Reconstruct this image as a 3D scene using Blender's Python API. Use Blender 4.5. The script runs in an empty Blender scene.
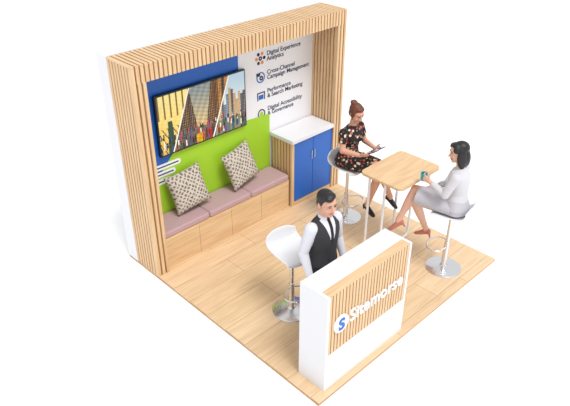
import bpy, bmesh, math, random
import numpy as np
from mathutils import Vector, Matrix
from mathutils.bvhtree import BVHTree
random.seed(4)
SC=bpy.context.scene
COL=SC.collection
V=Vector
# ---------------------------------------------------------------- materials
def lin(c):
    c=c/255.0
    return c/12.92 if c<=.04045 else ((c+.055)/1.055)**2.4
def rgb(r,g,b): return (lin(r),lin(g),lin(b),1)
def mat(name,col,rough=.5,metal=0.0,bump=0,bscale=60,emit=0):
    m=bpy.data.materials.new(name);m.use_nodes=True;nt=m.node_tree
    b=nt.nodes["Principled BSDF"];b.inputs["Base Color"].default_value=col
    b.inputs["Roughness"].default_value=rough;b.inputs["Metallic"].default_value=metal
    if emit:
        b.inputs["Emission Color"].default_value=col;b.inputs["Emission Strength"].default_value=emit
    tc=nt.nodes.new("ShaderNodeTexCoord");n=nt.nodes.new("ShaderNodeTexNoise")
    n.inputs["Scale"].default_value=bscale;nt.links.new(tc.outputs["Object"],n.inputs["Vector"])
    if bump:
        bp=nt.nodes.new("ShaderNodeBump");bp.inputs["Strength"].default_value=bump;bp.inputs["Distance"].default_value=.005
        nt.links.new(n.outputs["Fac"],bp.inputs["Height"]);nt.links.new(bp.outputs["Normal"],b.inputs["Normal"])
    return m
def wood(name,c1,c2,axis='x',rough=.45):
    m=bpy.data.materials.new(name);m.use_nodes=True;nt=m.node_tree;b=nt.nodes["Principled BSDF"]
    b.inputs["Roughness"].default_value=rough
    tc=nt.nodes.new("ShaderNodeTexCoord");mp=nt.nodes.new("ShaderNodeMapping")
    s={'x':(1.2,16,16),'y':(16,1.2,16),'z':(16,16,1.2)}[axis];mp.inputs["Scale"].default_value=s
    n=nt.nodes.new("ShaderNodeTexNoise");n.inputs["Scale"].default_value=1.6;n.inputs["Detail"].default_value=6
    n.inputs["Distortion"].default_value=.6
    r=nt.nodes.new("ShaderNodeValToRGB");r.color_ramp.elements[0].color=c1;r.color_ramp.elements[1].color=c2
    r.color_ramp.elements[0].position=.3;r.color_ramp.elements[1].position=.7
    L=nt.links.new
    L(tc.outputs["Object"],mp.inputs["Vector"]);L(mp.outputs["Vector"],n.inputs["Vector"]);L(n.outputs["Fac"],r.inputs["Fac"]);L(r.outputs["Color"],b.inputs["Base Color"])
    return m
def floor_mat():
    m=bpy.data.materials.new("oak_planks");m.use_nodes=True;nt=m.node_tree;b=nt.nodes["Principled BSDF"];L=nt.links.new
    b.inputs["Roughness"].default_value=.42
    tc=nt.nodes.new("ShaderNodeTexCoord");br=nt.nodes.new("ShaderNodeTexBrick")
    br.offset=.37;br.inputs["Scale"].default_value=1;br.inputs["Brick Width"].default_value=1.22
    br.inputs["Row Height"].default_value=.3;br.inputs["Mortar Size"].default_value=.003
    br.inputs["Color1"].default_value=rgb(226,197,160);br.inputs["Color2"].default_value=rgb(220,189,150);br.inputs["Mortar"].default_value=rgb(180,145,106)
    L(tc.outputs["Object"],br.inputs["Vector"])
    mp=nt.nodes.new("ShaderNodeMapping");mp.inputs["Scale"].default_value=(.9,11,11);n=nt.nodes.new("ShaderNodeTexNoise")
    n.inputs["Scale"].default_value=2;n.inputs["Detail"].default_value=7;n.inputs["Distortion"].default_value=1.0
    L(tc.outputs["Object"],mp.inputs["Vector"]);L(mp.outputs["Vector"],n.inputs["Vector"])
    r=nt.nodes.new("ShaderNodeValToRGB");r.color_ramp.elements[0].color=(.87,.84,.80,1);r.color_ramp.elements[1].color=(1.04,1.04,1.04,1)
    r.color_ramp.elements[0].position=.3;r.color_ramp.elements[1].position=.65
    L(n.outputs["Fac"],r.inputs["Fac"])
    mx=nt.nodes.new("ShaderNodeMix");mx.data_type='RGBA';mx.blend_type='MULTIPLY';mx.inputs[0].default_value=1
    L(br.outputs["Color"],mx.inputs[6]);L(r.outputs["Color"],mx.inputs[7]);L(mx.outputs[2],b.inputs["Base Color"])
    return m
M_white=mat("white_laminate",rgb(228,228,232),.45)
M_ground=mat("white_ground",rgb(253,253,253),.95)
W1c,W2c=rgb(208,170,125),rgb(229,196,154)
M_wx=wood("oak_x",W1c,W2c,'x');M_wy=wood("oak_y",W1c,W2c,'y');M_wz=wood("oak_z",W1c,W2c,'z')
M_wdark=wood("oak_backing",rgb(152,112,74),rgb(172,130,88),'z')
M_edge=wood("oak_edge",rgb(176,132,88),rgb(196,152,106),'x')
M_floor=floor_mat()
M_blue=mat("blue_laminate",rgb(18,96,190),.4);M_green=mat("lime_print",rgb(164,210,44),.6)
M_gwhite=mat("white_print",rgb(240,240,243),.6);M_navy=mat("navy_ink",rgb(24,34,72),.6)
M_pink=mat("pink_fabric",rgb(186,154,156),.9,bump=.3,bscale=300)
M_chrome=mat("chrome",(.75,.75,.77,1),.24,1.0)
M_plastic=mat("white_plastic",rgb(230,230,233),.3)
M_black=mat("black_plastic",rgb(22,22,24),.35)
M_silver=mat("silver",rgb(205,206,210),.3,.6)
M_orange=mat("orange_ink",rgb(240,140,40),.6);M_teal=mat("teal_ceramic",rgb(40,170,180),.25)
# ---------------------------------------------------------------- mesh tools
class MB:
    def __init__(s): s.v=[];s.f=[];s.mi=[];s.mats=[]
    def m(s,mt):
        if mt not in s.mats:s.mats.append(mt)
        return s.mats.index(mt)
    def add(s,vs,fs,mt):
        o=len(s.v);s.v+= [tuple(v) for v in vs];k=s.m(mt)
        for f in fs: s.f.append(tuple(i+o for i in f));s.mi.append(k)
    def box(s,x0,x1,y0,y1,z0,z1,mt):
        x0,x1=sorted((x0,x1));y0,y1=sorted((y0,y1));z0,z1=sorted((z0,z1))
        vs=[(x,y,z) for x in(x0,x1) for y in(y0,y1) for z in(z0,z1)]
        s.add(vs,[(0,1,3,2),(4,6,7,5),(0,4,5,1),(2,3,7,6),(0,2,6,4),(1,5,7,3)],mt)
    def slab(s,x0,x1,y0,y1,z0,z1,r,mt,n=8):
        p=[]
        for cx,cy,a in((x1-r,y1-r,0),(x0+r,y1-r,90),(x0+r,y0+r,180),(x1-r,y0+r,270)):
            for i in range(n+1):
                t=math.radians(a+90*i/n);p.append((cx+r*math.cos(t),cy+r*math.sin(t)))
        N=len(p);vs=[(a,b,z0) for a,b in p]+[(a,b,z1) for a,b in p]
        s.add(vs,[tuple(range(N-1,-1,-1)),tuple(range(N,2*N))]+[(i,(i+1)%N,N+(i+1)%N,N+i) for i in range(N)],mt)
    def lathe(s,prof,mt,c=(0,0,0),n=40):
        vs=[];fs=[]
        for r,z in prof:
            for i in range(n):
                t=2*math.pi*i/n;vs.append((c[0]+r*math.cos(t),c[1]+r*math.sin(t),c[2]+z))
        for k in range(len(prof)-1):
            for i in range(n):
                j=(i+1)%n;fs.append((k*n+i,k*n+j,(k+1)*n+j,(k+1)*n+i))
        fs.append(tuple(range(n-1,-1,-1)));fs.append(tuple((len(prof)-1)*n+i for i in range(n)))
        s.add(vs,fs,mt)
    def tube(s,pts,r,mt,n=12,closed=False):
        pts=[V(p) for p in pts];vs=[];fs=[];K=len(pts);prev=None
        for i,p in enumerate(pts):
            if closed:t=(pts[(i+1)%K]-pts[i-1])
            else:t=pts[min(i+1,K-1)]-pts[max(i-1,0)]
            t.normalize()
            u=(prev-t*prev.dot(t)) if prev else (V((0,0,1)).cross(t) if abs(t.z)<.9 else V((1,0,0)).cross(t))
            u.normalize();w=t.cross(u);prev=u
            for k in range(n):
                a=2*math.pi*k/n;vs.append(p+u*r*math.cos(a)+w*r*math.sin(a))
        for i in range(K if closed else K-1):
            for k in range(n):
                j=(k+1)%n;i2=(i+1)%K;fs.append((i*n+k,i*n+j,i2*n+j,i2*n+k))
        if not closed: fs.append(tuple(range(n-1,-1,-1)));fs.append(tuple((K-1)*n+k for k in range(n)))
        s.add(vs,fs,mt)
    def obj(s,name,smooth=False,bevel=0,parent=None):
        me=bpy.data.meshes.new(name);me.from_pydata(s.v,[],s.f)
        for m_ in s.mats:me.materials.append(m_)
        me.polygons.foreach_set("material_index",s.mi)
        bm=bmesh.new();bm.from_mesh(me);bmesh.ops.recalc_face_normals(bm,faces=bm.faces);bm.to_mesh(me);bm.free()
        if smooth:
            me.polygons.foreach_set("use_smooth",[True]*len(me.polygons))
            me.set_sharp_from_angle(angle=math.radians(40))
        o=bpy.data.objects.new(name,me);COL.objects.link(o)
        if bevel:
            b=o.modifiers.new("bevel","BEVEL");b.width=bevel;b.segments=2;b.limit_method='ANGLE'
        if parent:o.parent=parent
        return o
def empty(name,loc=(0,0,0),rot=0):
    e=bpy.data.objects.new(name,None);COL.objects.link(e);e.location=loc;e.rotation_euler=(0,0,rot);e.empty_display_size=.1
    return e
def fillet(pts,r,n=6):
    pts=[V(p) for p in pts];out=[pts[0]]
    for i in range(1,len(pts)-1):
        a,b,c=pts[i-1],pts[i],pts[i+1];d1=(a-b).normalized();d2=(c-b).normalized()
        p1=b+d1*r;p2=b+d2*r
        for k in range(n+1):
            t=k/n;out.append(p1*(1-t)**2+b*2*t*(1-t)+p2*t*t)
    out.append(pts[-1]);return out
def text(name,body,loc,size,mt,parent,bold=.0,ext=.001,align='LEFT'):
    c=bpy.data.curves.new(name,'FONT');c.body=body;c.size=size;c.extrude=ext;c.offset=bold;c.align_x=align;c.space_line=.85
    c.materials.append(mt);o=bpy.data.objects.new(name,c);COL.objects.link(o);o.location=loc;o.rotation_euler=(math.pi/2,0,0);o.parent=parent
    return o
# ---------------------------------------------------------------- shell
W=3.05;D=3.10;H=2.46;DP=.62;PW=.15;BT=.19
g=MB();g.slab(-60,60,-60,60,-.05,-.032,1,M_ground);g.obj("ground")
g=MB();g.box(0,W,-D,0,-.005,0,M_floor);g.box(0,W,-D,0,-.03,-.005,M_edge);g.obj("floor")
g=MB();g.box(-.006,W+.006,-BT,0,0,H+.006,M_white);g.obj("wall_back")
# slatted arch
g=MB();sw,gp,sd=.036,.016,.022
def yslats(x0,x1,z0,z1,ya,yb,mt):
    n=int(round((abs(yb-ya)+gp)/(sw+gp)));st=(abs(yb-ya)-sw)/(n-1)
    for i in range(n):
        y=ya-i*st;g.box(x0,x1,y-sw,y,z0,z1,mt)
def xslats(y0,y1,z0,z1,xa,xb,mt,G=None,sw_=sw,gp_=gp):
    G=G or g
    n=int(round((abs(xb-xa)+gp_)/(sw_+gp_)));st=(abs(xb-xa)-sw_)/(n-1)
    for i in range(n):
        x=xa+i*st;G.box(x,x+sw_,y0,y1,z0,z1,mt)
ZB=H-.18
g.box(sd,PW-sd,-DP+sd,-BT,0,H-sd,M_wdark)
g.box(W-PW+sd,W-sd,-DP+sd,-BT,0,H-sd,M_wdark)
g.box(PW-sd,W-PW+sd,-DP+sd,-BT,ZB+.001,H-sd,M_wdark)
for xa,xb,zt in ((0,sd,H-sd-.001),(PW-sd,PW,ZB),(W-PW,W-PW+sd,ZB),(W-sd,W,H-sd-.001)):
    yslats(xa,xb,0,zt,-BT-.001,-DP+sd,M_wz)
xslats(-DP,-DP+sd-.001,0,ZB,0,PW,M_wz);xslats(-DP,-DP+sd-.001,0,ZB,W-PW,W,M_wz)
xslats(-DP,-DP+sd-.001,ZB,H-sd-.001,0,W,M_wz)
xslats(-DP,-BT-.001,H-sd,H,0,W,M_wy)
g.obj("slatted_wood_arch")
# graphics
gr=empty("wall_graphic")
g=MB();y=-BT-.004
g.box(PW,W-PW,y,-BT,0,ZB,M_gwhite)
def poly(G,pts,y,mt):
    n=len(pts);vs=[(a,y,b) for a,b in pts]+[(a,y+.003,b) for a,b in pts]
    G.add(vs,[tuple(range(n)),tuple(range(2*n-1,n-1,-1))]+[(i,n+i,n+(i+1)%n,(i+1)%n) for i in range(n)],mt)
poly(g,[(PW,.75),(PW,ZB),(1.64,ZB),(1.64,1.15),(1.0,.75)],-BT-.008,M_blue)
pts=[(PW,.3),(PW,.84)]
for i in range(21):
    t=i/20;s=t*t*(3-2*t);pts.append((PW+.05+t*.62,.85+.45*s))
pts+=[(2.12,1.23),(2.12,.3)]
poly(g,pts,-BT-.012,M_green)
g.obj("print_panel",parent=gr)
g=MB()
for k,(zz,xa,xb) in enumerate(((1.08,.29,.72),(.99,.21,.64),(.90,.27,.56))):
    g.slab(xa,xb,zz-.034,zz+.034,0,.002,.033,M_gwhite)
    g.slab(xa+.03,xb-.03,zz-.008,zz+.008,.002,.003,.006,M_navy)
g.v=[(a,-BT-.0125-c,b) for a,b,c in g.v];g.obj("print_motif",parent=gr)
rows=["Digital Experience\nAnalytics","Cross-Channel\nCampaign Management","Performance\n& Search Marketing","Digital Accessibility\n& Governance"]
for i,t in enumerate(rows):
    z=1.995-.238*i
    text("caption_%d"%(i+1),t,(2.095,-BT-.006,z),.079,M_navy,gr,bold=.0008)
g=MB()
def disc(G,cx,cz,r,mt,dy=0,r2=0,n=24):
    vs=[];fs=[]
    for i in range(n):
        t=2*math.pi*i/n
        for rr in (r,r2):
            for d in(0,.003): vs.append((cx+rr*math.cos(t),-BT-.005-dy-d,cz+rr*math.sin(t)))
    for i in range(n):
        a=4*i;b=4*((i+1)%n);fs+=[(a+1,b+1,b+3,a+3),(a,a+1,b+1,b),(a+2,b+2,b+3,a+3)]
    G.add(vs,fs,mt)
for i in range(4):
    cz=1.98-.238*i;cx=1.99
    if i==0:
        for k in range(6):
            a=k*math.pi/3;disc(g,cx+.062*math.cos(a),cz+.062*math.sin(a),.021,M_orange if k%2 else M_navy);
        disc(g,cx,cz,.027,M_navy,r2=.01)
    if i==1:
        disc(g,cx,cz,.068,M_blue,r2=.054);disc(g,cx+.01,cz-.01,.03,M_navy,r2=.012);g.box(cx-.068,cx-.01,-BT-.0085,-BT-.0055,cz+.02,cz+.06,M_navy)
    if i==2:
        g.box(cx-.064,cx+.064,-BT-.008,-BT-.005,cz+.034,cz+.048,M_navy);g.box(cx-.064,cx-.05,-BT-.008,-BT-.005,cz-.056,cz+.034,M_navy)
        g.box(cx+.05,cx+.064,-BT-.008,-BT-.005,cz-.056,cz+.034,M_navy);g.box(cx-.038,cx+.038,-BT-.008,-BT-.005,cz-.045,cz+.012,M_blue)
    if i==3:
        disc(g,cx,cz,.062,M_navy,r2=.047);disc(g,cx,cz,.028,M_green)
g.obj("icons",parent=gr)
# ---------------------------------------------------------------- television
tv=empty("television");g=MB()
tx0,tx1,tz0,tz1=.44,1.70,1.22,1.935;ty=-.245
g.box(tx0+.3,tx1-.3,ty+.03,-BT-.02,tz0+.2,tz1-.2,M_black);g.box(tx0,tx1,ty,ty+.032,tz0,tz1,M_black);g.obj("case",bevel=.004,parent=tv)
nx,ny=240,136;vs=[];fs=[];cols=[]
for j in range(ny+1):
    for i in range(nx+1):
        vs.append((tx0+.016+(tx1-tx0-.032)*i/nx,ty-.002,tz0+.016+(tz1-tz0-.032)*j/ny))
rnd=np.random.RandomState(7)
heights=[.45+.45*rnd.rand() for _ in range(40)];tone=[rnd.randint(5) for _ in range(40)]
people=[(rnd.rand(),.04+.3*rnd.rand(),rnd.randint(6)) for _ in range(110)]
def mix(a,b,t): return tuple(a[k]*(1-t)+b[k]*t for k in range(3))
def scr(u,v):
    s=u-(v-.5)*.22
    if abs(s-.24)<.007 or abs(s-.70)<.007:return (245,242,230)
    n=.12*math.sin(u*71+v*33)*math.sin(v*57-u*20)
    if s<.24:
        c=mix((214,176,70),(250,232,150),max(0,min(1,v*1.1+n)))
        if v<.45 and (int(u*90)+int(v*30))%5==0:c=(70,60,40)
        if abs(u-.12)<.035*(1.2-v) and v<.55:c=(38,70,52)
        if v>.6 and int(u*60)%4==0:c=(120,96,40)
    elif s<.70:
        cx=.47;d=abs(u-cx)
        if v<.28 and d<.30-.6*v: 
            c=mix((90,84,84),(140,126,112),v*3+n)
            if abs(u-.44)<.045 and v<.16:c=(246,186,20)
            if abs(u-.55)<.03 and v<.2:c=(196,40,30)
        elif d<.025+.10*v: c=mix((255,214,140),(130,170,200),min(1,max(0,v-.2)))
        else:
            k=int((u-.1)*26)%40
            c=((150,84,38),(92,60,44),(196,130,60),(60,54,60),(170,110,70))[tone[k]]
            if (int(u*150)%3==0) and (int(v*70)%3!=0):c=mix(c,(255,206,110),.65)
            if v<.32 and int(u*80)%3==0:c=((240,80,40),(40,120,160),(250,210,90))[int(u*40)%3]
        c=mix(c,(30,18,10),max(0,.2+n))
    else:
        k=int(u*34)%40
        if v>heights[k]: c=mix((236,226,206),(176,206,226),v)
        else:
            c=((150,128,104),(90,110,130),(196,180,156),(70,70,80),(180,150,110))[tone[k]]
            if int(u*170)%3==0 and int(v*60)%2==0:c=mix(c,(250,244,220),.55)
        if v<.25:c=mix(c,(60,90,70),.5)
    for a,b,k in people:
        if abs(u-a)<.006 and abs(v-b)<.05*(1.2-b*2) :c=((30,28,34),(190,50,40),(30,80,140),(240,230,210),(60,46,40),(20,20,24))[k]
    return c
for j in range(ny):
    for i in range(nx):
        fs.append((j*(nx+1)+i,j*(nx+1)+i+1,(j+1)*(nx+1)+i+1,(j+1)*(nx+1)+i));c=scr((i+.5)/nx,(j+.5)/ny);cols+=[lin(c[0]),lin(c[1]),lin(c[2]),1]*4
me=bpy.data.meshes.new("screen");me.from_pydata(vs,[],fs);ca=me.color_attributes.new("picture",'FLOAT_COLOR','CORNER');ca.data.foreach_set("color",cols)
ms=mat("screen_picture",(1,1,1,1),.25);nt=ms.node_tree;at=nt.nodes.new("ShaderNodeVertexColor");at.layer_name="picture";b=nt.nodes["Principled BSDF"]
nt.links.new(at.outputs["Color"],b.inputs["Base Color"]);nt.links.new(at.outputs["Color"],b.inputs["Emission Color"]);b.inputs["Emission Strength"].default_value=.2
me.materials.append(ms);o=bpy.data.objects.new("screen",me);COL.objects.link(o);o.parent=tv
# ---------------------------------------------------------------- bench
bn=empty("storage_bench");BF=-.57;BX0,BX1=PW+.003,2.11
g=MB();g.box(BX0,BX1,BF+.03,-BT-.018,.0,.40,M_wdark)
for i in range(4):
    a=BX0+(BX1-BX0)*i/4;b_=BX0+(BX1-BX0)*(i+1)/4;g.box(a+.002,b_-.002,BF,BF+.03,.0,.40,M_wx)
g.box(BX0,BX1,BF,-BT-.018,.40,.415,M_wx);g.obj("body",parent=bn)
g=MB()
for i in range(3):
    a=BX0+.005+(BX1-BX0-.01)*i/3;b_=BX0+.005+(BX1-BX0-.01)*(i+1)/3
    g.slab(a+.002,b_-.002,BF-.01,-BT-.022,.416,.495,.03,M_pink)
g.obj("seat_cushion",smooth=True,bevel=.018,parent=bn)
# pillows
def pillow_mat():
    m=mat("patterned_fabric",rgb(206,196,182),.95);nt=m.node_tree;b=nt.nodes["Principled BSDF"];L=nt.links.new
    tc=nt.nodes.new("ShaderNodeTexCoord");outs=[]
    for a in(45,-45):
        mp=nt.nodes.new("ShaderNodeMapping");mp.inputs["Rotation"].default_value=(0,0,math.radians(a));w=nt.nodes.new("ShaderNodeTexWave")
        w.inputs["Scale"].default_value=7.5;w.inputs["Distortion"].default_value=4.5;w.inputs["Detail"].default_value=4;w.inputs["Detail Scale"].default_value=2.5;L(tc.outputs["Object"],mp.inputs["Vector"]);L(mp.outputs["Vector"],w.inputs["Vector"]);outs.append(w)
    mu=nt.nodes.new("ShaderNodeMath");mu.operation='MAXIMUM';L(outs[0].outputs["Fac"],mu.inputs[0]);L(outs[1].outputs["Fac"],mu.inputs[1])
    r=nt.nodes.new("ShaderNodeValToRGB");r.color_ramp.elements[0].color=rgb(112,102,96);r.color_ramp.elements[1].color=rgb(204,193,178);r.color_ramp.elements[0].position=.4;r.color_ramp.elements[1].position=.88
    L(mu.outputs[0],r.inputs["Fac"]);L(r.outputs["Color"],b.inputs["Base Color"]);return m
M_pil=pillow_mat()
def pillow(loc,tilt,spin,yaw,s=.24):
    g=MB();N=24;vs=[];fs=[]
    for sgn in(1,-1):
        for j in range(N+1):
            for i in range(N+1):
                u=2*i/N-1;v=2*j/N-1;th=.08*((1-u**4)*(1-v**4))**.6*(1-.25*(u*u+v*v)/2)
                k=1-.07*(1-u*u)*(abs(v)**3) ;k2=1-.07*(1-v*v)*(abs(u)**3)
                vs.append((u*s*k2,v*s*k,sgn*th))
    o=(N+1)**2
    for j in range(N):
        for i in range(N):
            a=j*(N+1)+i;fs.append((a,a+1,a+N+2,a+N+1));fs.append((o+a,o+a+N+1,o+a+N+2,o+a+1))
    g.add(vs,fs,M_pil);ob=g.obj("throw_pillow",smooth=False)
    bm=bmesh.new();bm.from_mesh(ob.data);bmesh.ops.remove_doubles(bm,verts=bm.verts,dist=1e-5);bmesh.ops.recalc_face_normals(bm,faces=bm.faces);bm.to_mesh(ob.data);bm.free()
    ob.data.polygons.foreach_set("use_smooth",[True]*len(ob.data.polygons))
    ob.matrix_world=Matrix.Translation(loc)@Matrix.Rotation(math.radians(yaw),4,'Z')@Matrix.Rotation(math.radians(tilt),4,'X')@Matrix.Rotation(math.radians(spin),4,'Z')
pillow((.69,-.345,.765),72,7,-4);pillow((1.49,-.345,.775),72,9,6)
# ---------------------------------------------------------------- cabinet
cb=empty("storage_cabinet");CX0,CX1,CF,CH=2.14,2.895,-.60,.93
g=MB();g.box(CX0+.02,CX1,CF+.022,-BT-.02,.0,CH,M_wdark);xm=(CX0+CX1)/2+.01
yy=CF
while yy<-BT-.06:
    g.box(CX0-.008,CX0+.019,yy,yy+.034,0,CH-.001,M_wz);yy+=.054
g.box(CX0+.0195,CX0+.038,CF,CF+.021,0,CH-.001,M_wz);g.box(CX0+.038,CX1,CF,CF+.021,0,.055,M_wx)
g.obj("body",parent=cb)
g=MB();g.box(CX0-.02,CX1,CF-.025,-BT-.02,CH,CH+.05,M_white);g.obj("top",bevel=.003,parent=cb)
g=MB();g.box(CX0+.041,xm-.003,CF,CF+.021,.06,CH-.006,M_blue);g.box(xm+.003,CX1-.004,CF,CF+.021,.06,CH-.006,M_blue);g.obj("doors",bevel=.002,parent=cb)
g=MB();g.box(xm-.03,xm-.022,CF-.012,CF-.0005,.6,.72,M_silver);g.box(xm+.022,xm+.03,CF-.012,CF-.0005,.6,.72,M_silver);g.obj("handles",parent=cb)
# ---------------------------------------------------------------- counter
rc=empty("reception_counter");RX0,RX1,RF,RB,RH=.13,1.28,-3.04,-2.72,1.09
g=MB();g.box(RX0,RX0+.03,RF,RB,0,RH,M_white);g.box(RX1-.03,RX1,RF,RB,0,RH,M_white);g.box(RX0+.03,RX1-.03,RF+.001,RB,0,.42,M_white)
g.box(RX0+.03,RX1-.03,RB-.02,RB-.001,.42,RH-.001,M_white);g.box(RX0+.03,RX1-.03,RF+.1,RB-.02,RH-.03,RH-.001,M_white);g.obj("carcass",parent=rc)
g=MB();g.box(RX0+.03,RX1-.03,RF+.03,RF+.1,.42,RH-.004,M_wdark);xslats(RF+.004,RF+.0295,.421,RH-.004,RX0+.032,RX1-.032,M_wz,g,.03,.012)
g.box(RX0+.0305,RX1-.0305,RF+.004,RF+.0995,RH-.004,RH-.001,M_wx)
g.obj("slat_front",parent=rc)
g=MB();n=40
def vdisc(G,cx,cz,r,y0,y1,mt):
    vs=[(cx+r*math.cos(2*math.pi*i/n),y0,cz+r*math.sin(2*math.pi*i/n)) for i in range(n)]+[(cx+r*math.cos(2*math.pi*i/n),y1,cz+r*math.sin(2*math.pi*i/n)) for i in range(n)]
    G.add(vs,[tuple(range(n)),tuple(range(2*n-1,n-1,-1))]+[(i,(i+1)%n,n+(i+1)%n,n+i) for i in range(n)],mt)
vdisc(g,.31,.72,.092,RF-.012,RF+.0035,M_gwhite);g.obj("logo_disc",parent=rc)
text("logo_letter","S",(.31,RF-.014,.66),.17,M_blue,rc,bold=.006,ext=.003,align='CENTER')
text("lettering","Sitemorse",(.42,RF-.003,.66),.19,M_gwhite,rc,bold=.0015,ext=.006)
# ---------------------------------------------------------------- bar table
bt=empty("bar_table");g=MB();TX0,TX1,TY0,TY1,TZ=2.03,2.80,-2.36,-1.78,1.05
g.slab(TX0,TX1,TY0,TY1,TZ-.035,TZ,.07,M_wx);g.obj("top",smooth=True,bevel=.006,parent=bt)
g=MB()
for yy in(TY1-.08,TY1-.30):
    g.tube(fillet([(TX0+.1,yy,TZ-.036),(TX0+.1,yy,.014),(TX1-.1,yy,.014),(TX1-.1,yy,TZ-.036)],.07),.015,M_gwhite)
g.obj("legs",smooth=True,parent=bt)
# ---------------------------------------------------------------- stools
def stool(loc,rot,sh=.76):
    e=empty("bar_stool",loc,rot)
    g=MB();g.lathe([(.205,0),(.205,.008),(.19,.016),(.1,.026),(.045,.036),(.032,.06),(.03,.34),(.03,.36),(.022,.365),(.022,sh-.06),(.035,sh-.055),(.09,sh-.03),(.09,sh-.02)],M_chrome)
    pts=[(.03,.0,.3)]+[(.155*math.cos(a),.11+.115*math.sin(a),.29) for a in [math.radians(-40+260*i/24) for i in range(25)]]+[(-.03,0,.3)]
    g.tube(pts,.009,M_chrome);g.obj("base",smooth=True,parent=e)
    prof=[(.205,-.035),(.2,-.01),(.17,.0),(.08,-.008),(0,-.012),(-.1,-.008),(-.165,.012),(-.2,.05),(-.215,.1),(-.222,.145),(-.225,.165)]
    g=MB();vs=[];fs=[];K=14
    for j,(yy,zz) in enumerate(prof):
        for i in range(K+1):
            u=2*i/K-1;wd=.2*(1-.1*(j/10)**2);rise=.035*abs(u)**3*(1 if j<7 else max(0,1-(j-6)*.25))
            fwd=.05*u*u*max(0,(j-5)/5)
            drop=.05*abs(u)**4*max(0,(j-7)/3)
            tuck=.02*u**4*max(0,(2-j)/2)
            vs.append((u*wd,yy+fwd-tuck,sh+zz+rise-drop))
    for j in range(len(prof)-1):
        for i in range(K):
            a=j*(K+1)+i;fs.append((a,a+1,a+K+2,a+K+1))
    g.add(vs,fs,M_plastic);o=g.obj("seat_shell",parent=e)
    so=o.modifiers.new("s","SOLIDIFY");so.thickness=.018;so.offset=0;sb=o.modifiers.new("ss","SUBSURF");sb.levels=1;sb.render_levels=2
    o.data.polygons.foreach_set("use_smooth",[True]*len(o.data.polygons));return e
P_M=(.70,-2.05);P_A=(2.47,-1.26);P_B=(2.47,-2.76)
stool((P_M[0],P_M[1],0),math.radians(180-8),.76)
stool((P_A[0],P_A[1],0),math.radians(180),.76)
YB=math.radians(14)
stool((P_B[0],P_B[1],0),YB,.76)
# ---------------------------------------------------------------- people
M_skin=mat("skin",rgb(214,162,136),.55);M_skin2=mat("skin_light",rgb(222,176,154),.55)
M_hairbr=mat("hair_auburn",rgb(104,54,36),.5,bump=.6,bscale=90);M_hairbk=mat("hair_black",rgb(26,22,24),.45,bump=.5,bscale=90)
M_lips=mat("lips",rgb(176,72,72),.4);M_lipm=mat("lips_natural",rgb(190,120,104),.5)
M_eye=mat("eye_white",rgb(220,218,214),.2);M_iris=mat("iris",rgb(50,34,24),.2)
M_vest=mat("black_vest",rgb(46,46,50),.8,bump=.2,bscale=200);M_shirt=mat("white_shirt",rgb(214,214,222),.8,bump=.15,bscale=80)
M_tr=mat("black_trousers",rgb(26,26,30),.85);M_shoe=mat("black_shoe",rgb(18,18,20),.35);M_blouse=mat("grey_blouse",rgb(206,203,208),.85,bump=.3,bscale=40)
M_skirt=mat("light_skirt",rgb(190,187,193),.85,bump=.3,bscale=50);M_nude=mat("nude_shoe",rgb(196,120,104),.4)
def floral():
    m=mat("floral_dress",rgb(28,26,30),.85);nt=m.node_tree;b=nt.nodes["Principled BSDF"];L=nt.links.new
    tc=nt.nodes.new("ShaderNodeTexCoord");v=nt.nodes.new("ShaderNodeTexVoronoi");v.inputs["Scale"].default_value=24;L(tc.outputs["Object"],v.inputs["Vector"])
    r=nt.nodes.new("ShaderNodeValToRGB");r.color_ramp.interpolation='CONSTANT'
    r.color_ramp.elements[0].color=(1,1,1,1);r.color_ramp.elements[1].color=(0,0,0,1);r.color_ramp.elements[1].position=.40;L(v.outputs["Distance"],r.inputs["Fac"])
    c=nt.nodes.new("ShaderNodeValToRGB");c.color_ramp.interpolation='CONSTANT';es=c.color_ramp.elements
    es[0].color=rgb(190,110,90);es[1].color=rgb(232,214,190);es[1].position=.4;e=es.new(.65);e.color=rgb(150,60,60);e=es.new(.8);e.color=rgb(120,130,90)
    sp=nt.nodes.new("ShaderNodeSeparateColor");L(v.outputs["Color"],sp.inputs[0]);L(sp.outputs[0],c.inputs["Fac"])
    mx=nt.nodes.new("ShaderNodeMix");mx.data_type='RGBA';L(r.outputs["Color"],mx.inputs[0]);mx.inputs[6].default_value=rgb(34,30,34);L(c.outputs["Color"],mx.inputs[7]);L(mx.outputs[2],b.inputs["Base Color"]);return m
M_floral=floral()
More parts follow.
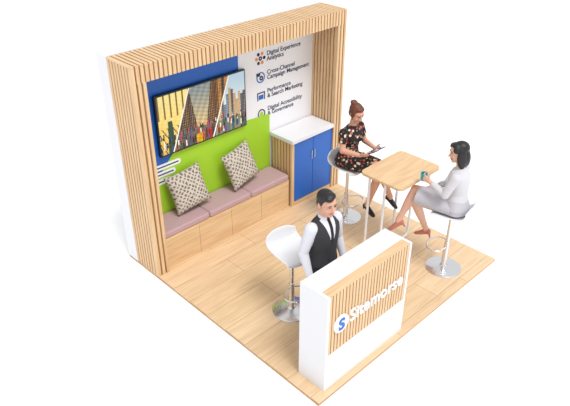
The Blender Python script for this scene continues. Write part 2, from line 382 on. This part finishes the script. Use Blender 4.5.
class Body:
    def __init__(s): s.p=[]
    def loft(s,secs,mt,n=20):
        vs=[];fs=[]
        for c,a,b,U,Vv in secs:
            for i in range(n):
                t=2*math.pi*i/n;vs.append(V(c)+V(U)*a*math.cos(t)+V(Vv)*b*math.sin(t))
        K=len(secs)
        for k in range(K-1):
            for i in range(n):
                j=(i+1)%n;fs.append((k*n+i,k*n+j,(k+1)*n+j,(k+1)*n+i))
        a=len(vs);vs.append(V(secs[0][0]));vs.append(V(secs[-1][0]))
        for i in range(n):
            j=(i+1)%n;fs.append((a,j,i));fs.append((a+1,(K-1)*n+i,(K-1)*n+j))
        s.p.append((vs,fs,mt))
    def cone(s,p0,p1,r0,r1,mt,flat=(False,False),sq=1.0,up=None,mid=None):
        p0=V(p0);p1=V(p1);d=(p1-p0);Ln=d.length;d.normalize()
        U=V(up) if up else (V((0,0,1)) if abs(d.z)<.9 else V((0,1,0)))
        U=(U-d*U.dot(d)).normalized();Vv=d.cross(U);secs=[]
        if not flat[0]:
            for k in range(5):
                a=math.pi/2*(k+.3)/5;secs.append((p0-d*r0*math.cos(a),r0*math.sin(a)*sq,r0*math.sin(a),U,Vv))
        N=6
        for k in range(N+1):
            t=k/N;r=r0+(r1-r0)*t
            if mid: r+=mid*math.sin(math.pi*min(1,t*1.5)) if t<.667 else 0
            secs.append((p0+d*Ln*t,r*sq,r,U,Vv))
        if not flat[1]:
            for k in range(5):
                a=math.pi/2*(k+.7)/5;secs.append((p1+d*r1*math.sin(a),r1*math.cos(a)*sq,r1*math.cos(a),U,Vv))
        s.loft(secs,mt,18)
    def ell(s,c,r,mt,M=None):
        M=M or Matrix.Identity(4);secs=[];R=M.to_3x3();N=14
        for k in range(N):
            a=-math.pi/2+math.pi*(k+.5)/N
            secs.append((M@(V(c)+V((0,0,r[2]*math.sin(a)))),r[0]*math.cos(a),r[1]*math.cos(a),R@V((1,0,0)),R@V((0,1,0))))
        s.loft(secs,mt,22)
    def torso(s,secs,mt):
        s.loft([(V(q[:3]),q[3],q[4],(1,0,0),(0,1,0)) for q in secs],mt,32)
    def hand(s,w,f,pn,side,mt,curl=20,k=1.0,spread=6):
        w=V(w);f=V(f).normalized();pn=V(pn);pn=(pn-f*pn.dot(f)).normalized();lat=f.cross(pn)*side
        s.loft([(w+f*a*k,b*k,c*k,lat,pn) for a,b,c in((-.02,.02,.018),(.0,.026,.019),(.03,.036,.017),(.06,.041,.015),(.085,.040,.012),(.095,.034,.008))],mt,18)
        for i,(ln) in enumerate((.070,.078,.073,.058)):
            off=(1.5-i)*.0205*k;p=w+f*(.085-(.006 if i==3 else 0))*k+lat*off
            d=(f+lat*math.tan(math.radians(spread*(1.5-i)/1.5))).normalized();ang=0
            for j,fr in enumerate((.42,.32,.26)):
                ang+=math.radians(curl*(1,1.3,1)[j]);dd=(d*math.cos(ang)+pn*math.sin(ang));q=p+dd*ln*fr*k
                s.cone(p,q,(.0088-.0008*j)*k,(.0083-.0009*j)*k,mt);p=q
        p=w+f*.022*k+lat*.026*k;d=(f*.65+lat*.7+pn*.25).normalized();q=p+d*.042*k;s.cone(p,q,.0125*k,.0105*k,mt)
        d2=(f*.9+lat*.3+pn*.35).normalized();s.cone(q,q+d2*.032*k,.0102*k,.0082*k,mt)
    def head(s,M,mt,lip):
        e=lambda c,r,m_=mt:s.ell(c,r,m_,M)
        t=lambda p:M@V(p)
        e((0,-.012,.03),(.074,.094,.086));e((0,.022,-.03),(.061,.068,.078));e((0,.03,.035),(.066,.06,.055))
        e((0,.052,-.085),(.034,.034,.028));e((0,.066,-.098),(.02,.018,.016))
        s.cone(t((0,.086,.018)),t((0,.108,-.024)),.0075,.0125,mt);e((.011,.098,-.029),(.008,.01,.007));e((-.011,.098,-.029),(.008,.01,.007))
        s.cone(t((-.036,.077,.03)),t((.036,.077,.03)),.011,.011,mt)
        for x in(-1,1):
            e((x*.036,.066,-.028),(.022,.018,.02));e((x*.076,-.008,-.008),(.009,.018,.03));e((x*.081,-.012,.008),(.008,.013,.014))
        s.cone(t((-.021,.083,-.056)),t((.021,.083,-.056)),.0065,.0065,lip);s.cone(t((-.014,.087,-.063)),t((.014,.087,-.063)),.0072,.0072,lip)
    def build(s,name,parent,voxel=.0042,smooth=3,rule=None):
        vs=[];fs=[]
        for v,f,m_ in s.p:
            o=len(vs);vs+=[tuple(q) for q in v];fs+=[tuple(i+o for i in q) for q in f]
        me=bpy.data.meshes.new(name+"_src");me.from_pydata(vs,[],fs)
        bm=bmesh.new();bm.from_mesh(me);bmesh.ops.recalc_face_normals(bm,faces=bm.faces);bm.to_mesh(me);bm.free()
        ob=bpy.data.objects.new(name+"_src",me);COL.objects.link(ob)
        r=ob.modifiers.new("r","REMESH");r.mode='VOXEL';r.voxel_size=voxel
        if smooth:
            k=ob.modifiers.new("k","SMOOTH");k.factor=.5;k.iterations=smooth
        dg=bpy.context.evaluated_depsgraph_get();nm=bpy.data.meshes.new_from_object(ob.evaluated_get(dg));nm.name=name
        bpy.data.objects.remove(ob);nm.materials.clear()
        mats=[];
        for _,_,m_ in s.p:
            if m_ not in mats:mats.append(m_)
        tr=[]
        for m_ in mats:
            a=[];b=[]
            for v,f,mm in s.p:
                if mm is m_:
                    o=len(a);a+=[tuple(q) for q in v];b+=[tuple(i+o for i in q) for q in f]
            tr.append(BVHTree.FromPolygons(a,b))
        idx=[]
        for p in nm.polygons:
            c=p.center
            k=0
            if len(tr)>1:
                best=9
                for i,t in enumerate(tr):
                    h=t.find_nearest(c,.03)
                    if h[3] is not None and h[3]<best:best=h[3];k=i
            m_=mats[k]
            if rule:
                m2=rule(c,p.normal,m_)
                if m2 is not m_:
                    if m2 not in mats:mats.append(m2)
                    k=mats.index(m2)
            idx.append(k)
        for m_ in mats:nm.materials.append(m_)
        nm.polygons.foreach_set("material_index",idx);nm.polygons.foreach_set("use_smooth",[True]*len(nm.polygons))
        o=bpy.data.objects.new(name,nm);COL.objects.link(o);o.parent=parent;return o
def face_parts(M,parent,browm,s=1.0):
    g=Body()
    for x in(-1,1): g.ell((x*.030,.0785,.008),(.0125,.0085,.0062),M_eye,M);
    for x in(-1,1): g.ell((x*.030,.0845,.008),(.0058,.0035,.0056),M_iris,M)
    for x in(-1,1):
        g.cone(M@V((x*.018,.086,.0145)),M@V((x*.042,.082,.0135)),.0022,.0018,browm)
    for x in(-1,1):
        g.cone(M@V((x*.016,.0905,.030)),M@V((x*.032,.0895,.034)),.0028,.0032,browm);g.cone(M@V((x*.032,.0895,.034)),M@V((x*.046,.082,.029)),.0032,.002,browm)
    mb=MB()
    for v,f,m_ in g.p: mb.add(v,f,m_)
    mb.obj("eyes_and_brows",smooth=True,parent=parent)
def shoe(B,ank,toe_dir,mt,L=.24,up=(0,0,1),heel=0,w=.042,skin=None):
    a=V(ank);d=V(toe_dir).normalized();U=V(up);U=(U-d*U.dot(d)).normalized();S=d.cross(U)
    h=a-U*.055-d*.05
    secs=[]
    for t,ww,hh,zz in((0,.018,.018,.02),(.04,.03,.036,.022),(.14,.034,.044,.026),(.35,.036,.042,.022),(.55,.042,.032,.008),(.75,.044,.024,-.002),(.92,.034,.018,-.006),(1,.016,.01,-.008)):
        secs.append((h+d*L*t+U*zz,ww*w/.042,hh*.9,S,U))
    B.loft(secs,mt,18)
    if heel: 
        hp=h+d*.02
        B.cone(hp,hp-U*heel,.016,.009,mt)
# ---- man (standing)
e=empty("man",(.695,-2.46,0),math.radians(180-4));e.scale=(.93,.93,.93)
B=Body()
B.torso([(0,0,.80,.13,.10),(0,0,.86,.162,.115),(0,0,.95,.168,.12),(0,0,1.0,.16,.115)],M_tr)
B.torso([(0,0,.955,.175,.126),(0,0,1.04,.16,.118),(0,.003,1.12,.158,.115),(0,.006,1.22,.17,.122),(0,.006,1.32,.18,.124),(0,0,1.39,.172,.112),(0,-.004,1.43,.135,.095),(0,-.006,1.465,.085,.072),(0,-.006,1.485,.06,.058)],M_vest)
B.cone((0,-.004,1.44),(0,.004,1.505),.066,.061,M_shirt,flat=(False,True))
B.cone((0,0,1.44),(0,.012,1.57),.056,.052,M_skin)
for x in(-1,1):
    B.cone((x*.165,-.002,1.395),(x*.235,-.03,1.13),.066,.05,M_shirt);B.cone((x*.235,-.03,1.13),(x*.235,.07,.91),.052,.036,M_shirt,flat=(False,True))
    B.cone((x*.235,.06,.93),(x*.235,.085,.88),.029,.027,M_skin)
    B.hand((x*.235,.085,.885),(0,.3,-1),(-x,.1,0),x,M_skin,curl=18,k=1.05)
    B.cone((x*.09,0,.88),(x*.105,.01,.5),.092,.066,M_tr);B.cone((x*.105,.01,.5),(x*.11,-.015,.09),.066,.052,M_tr,flat=(False,True))
    shoe(B,(x*.11,-.01,.085),(x*.15,1,0),M_shoe,L=.28,w=.046)
HM=Matrix.Translation((0,.03,1.635))@Matrix.Rotation(math.radians(-8),4,'Z')@Matrix.Rotation(math.radians(-6),4,'X')@Matrix.Scale(1.07,4)
B.head(HM,M_skin,M_lipm)
def man_rule(c,n,m_):
    if m_ is M_vest and c.y>.02 and 1.2<c.z:
        w=(c.z-1.2)*.30
        if abs(c.x)<w: 
            return M_tr if abs(c.x)<.02 else M_shirt
    if m_ is M_shirt and c.y>.045 and abs(c.x)<.018 and 1.4<c.z<1.50:return M_tr
    return m_
B.build("body",e,rule=man_rule);face_parts(HM,e,M_hairbk)
Hb=Body();Hb.ell((0,-.022,.05),(.081,.094,.078),M_hairbk,HM);Hb.ell((0,.03,.098),(.058,.05,.03),M_hairbk,HM);Hb.ell((.02,.055,.088),(.045,.035,.026),M_hairbk,HM)
for x in(-1,1):Hb.ell((x*.07,-.012,.03),(.013,.035,.045),M_hairbk,HM)
Hb.ell((0,-.06,-.01),(.066,.048,.07),M_hairbk,HM);Hb.build("hair",e,voxel=.005,smooth=3)
# ---- seated women
def woman(loc,rot,top,bottom,sleeve_long,skin,hair,lip,head_yaw,head_pitch,shoe_m,hands,hairstyle,rule=None,lean=.0,aR=(-.16,.56,.48),aL=(.03,.36,.355)):
    e=empty("woman",(loc[0],loc[1],0),rot);B=Body();z0=.775;y0=-.03
    S=lambda z:y0+lean*(z-z0)
    B.torso([(0,y0-.01,z0+.0,.12,.10),(0,y0-.01,z0+.03,.168,.13),(0,y0-.005,z0+.09,.175,.13),(0,S(.93),z0+.17,.145,.11),(0,S(1.0),z0+.24,.122,.098)],bottom)
    B.torso([(0,S(.96),z0+.17,.143,.112),(0,S(1.02),z0+.25,.124,.1),(0,S(1.1),z0+.33,.135,.108),(0,S(1.18)+.01,z0+.40,.148,.12),(0,S(1.25)+.004,z0+.46,.15,.108),(0,S(1.3),z0+.51,.125,.085),(0,S(1.33)-.004,z0+.535,.075,.062),(0,S(1.34)-.004,z0+.55,.05,.05)],top)
    for x in(-1,1):B.ell((x*.06,S(1.16)+.085,z0+.385),(.06,.05,.055),top)
    ny=S(1.33);B.cone((0,ny-.004,z0+.51),(0,ny+.02,z0+.63),.047,.044,skin)
    hc=V((0,ny+.045,z0+.705));HM=Matrix.Translation(hc)@Matrix.Rotation(math.radians(head_yaw),4,'Z')@Matrix.Rotation(math.radians(head_pitch),4,'X')@Matrix.Scale(.96,4)
    B.head(HM,skin,lip)
    for x,(el,wr,fd,pn,cu) in zip((1,-1),hands):
        sh=V((x*.15,S(1.27),z0+.485));el=V(el);wr=V(wr)
        B.cone(sh,el,.046,.037,skin);B.cone(el,wr,.038,.024,skin)
        if sleeve_long:
            B.cone(sh,el,.058,.047,top);q=el+(wr-el)*.85;B.cone(el,q,.047,.036,top,flat=(False,True))
        else:
            q=sh+(el-sh)*.6;B.cone(sh,q,.056,.052,top,flat=(False,True))
        B.hand(wr,fd,pn,x,skin,curl=cu,k=.92)
    kR=V((-.01,.44,z0+.135));kL=V((-.075+.5*max(0,aL[0]-.05),.43,z0+.03));aR=V(aR);aL=V(aL)
    B.cone((.05,.2,z0+.105),kR,.072,.058,skin);B.cone((-.08,.2,z0+.06),kL,.07,.058,skin)
    B.cone(kR,aR,.055,.032,skin,mid=.006);B.cone(kL,aL,.055,.032,skin,mid=.006)
    secs=[]
    for t,rx,rz,dx,dz in((0,.176,.10,0,0),(.3,.172,.105,-.005,.008),(.6,.155,.108,-.02,.014),(.85,.135,.105,-.035,.018),(1,.128,.1,-.04,.02)):
        secs.append((V((dx,.40*t,z0+.078+dz)),rx,rz,(1,0,0),(0,-.1,1)))
    B.loft(secs,bottom,28)
    heel=.05 if shoe_m is M_nude else .035
    shoe(B,aR,(-.25,.8,-.55),shoe_m,L=.215,up=(-.1,.45,.9),heel=heel,w=.037);shoe(B,aL,(.1,.95,-.3),shoe_m,L=.215,heel=heel,w=.037)
    for a_,d_ in((aR,V((.0,.1,-1))),(aL,V((0,.1,-1)))): B.cone(a_,a_+d_*.03,.031,.028,skin)
    B.build("body",e,rule=rule);face_parts(HM,e,hair)
    Hb=Body();Hb.ell((0,-.022,.048),(.084,.095,.083),hair,HM);Hb.ell((.0,.028,.09),(.06,.05,.032),hair,HM)
    if hairstyle=="bun":
        Hb.ell((0,-.045,-.01),(.07,.06,.07),hair,HM);Hb.ell((0,-.09,.095),(.045,.045,.038),hair,HM);Hb.ell((.02,-.1,.105),(.03,.03,.028),hair,HM)
        for x in(-1,1):
            Hb.ell((x*.073,.0,.02),(.015,.04,.055),hair,HM);Hb.cone(HM@V((x*.075,.02,.0)),HM@V((x*.078,.03,-.06)),.008,.004,hair)
    else:
        Hb.ell((0,-.055,-.06),(.09,.068,.125),hair,HM)
        for x in(-1,1):
            Hb.ell((x*.078,-.01,-.05),(.026,.054,.12),hair,HM);Hb.ell((x*.062,.04,.06),(.025,.04,.04),hair,HM)
    Hb.build("hair",e,voxel=.005,smooth=3);return e
w1=woman(P_A,math.pi,M_floral,M_floral,False,M_skin,M_hairbr,M_lips,-6,-22,M_shoe,
  [((.205,.06,1.06),(.13,.27,1.045),(-.35,.9,.2),(-.6,-.1,.6),22),((-.205,.06,1.06),(-.15,.27,1.045),(.35,.9,.2),(.6,-.1,.6),22)],"bun",lean=.10)
w2=woman(P_B,YB,M_blouse,M_skirt,True,M_skin2,M_hairbk,M_lips,34,-8,M_nude,
  [((.205,.04,1.05),(.08,.25,.975),(-.7,.6,-.1),(0,0,-1),14),((-.2,.06,1.06),(-.12,.26,1.12),(.15,.8,.25),(1,-.1,0),34)],"bob",lean=.04,aR=(-.13,.56,.53),aL=(.12,.30,.36))
def place(ob,base,rot,loc,r):
    ob.matrix_world=Matrix.Translation((base[0],base[1],0))@Matrix.Rotation(rot,4,'Z')@Matrix.Translation(loc)@r
g=MB();g.slab(-.12,.12,-.085,.085,-.004,.004,.012,M_black);g.slab(-.11,.11,-.075,.075,.004,.0046,.004,mat("tablet_glass",rgb(70,84,110),.1))
o=g.obj("tablet_computer");place(o,P_A,math.pi,(-.01,.37,1.095),Matrix.Rotation(math.radians(28),4,'X'))
g=MB();g.lathe([(.0,0),(.03,0),(.034,.006),(.038,.09),(.034,.09),(.031,.012),(0,.01)],M_teal,n=28)
g.tube([(.036,0,.075),(.058,0,.07),(.066,0,.048),(.056,0,.025),(.034,0,.02)],.005,M_teal);o=g.obj("coffee_mug",smooth=True)
place(o,P_B,YB,(-.07,.35,1.09),Matrix.Rotation(math.radians(-60),4,'Z'))
# ---------------------------------------------------------------- light, world, camera
sun=bpy.data.lights.new("sun","SUN");sun.energy=2.1;sun.angle=math.radians(22);so=bpy.data.objects.new("sun",sun);COL.objects.link(so)
so.rotation_euler=V((-.08,-.7,1.3)).to_track_quat('Z','Y').to_euler()
w=bpy.data.worlds.new("studio");SC.world=w;w.use_nodes=True;w.node_tree.nodes["Background"].inputs[0].default_value=(.98,.99,1,1);w.node_tree.nodes["Background"].inputs[1].default_value=.88
SC.view_settings.view_transform='Standard';SC.view_settings.look='None'
cam=bpy.data.cameras.new("camera");co=bpy.data.objects.new("camera",cam);COL.objects.link(co)
co.location=(-2.7555,-5.5093,4.3625);co.rotation_euler=(math.pi/2-.5558,0,-.7706);cam.lens=609.22/570*36;cam.sensor_width=36
SC.camera=co
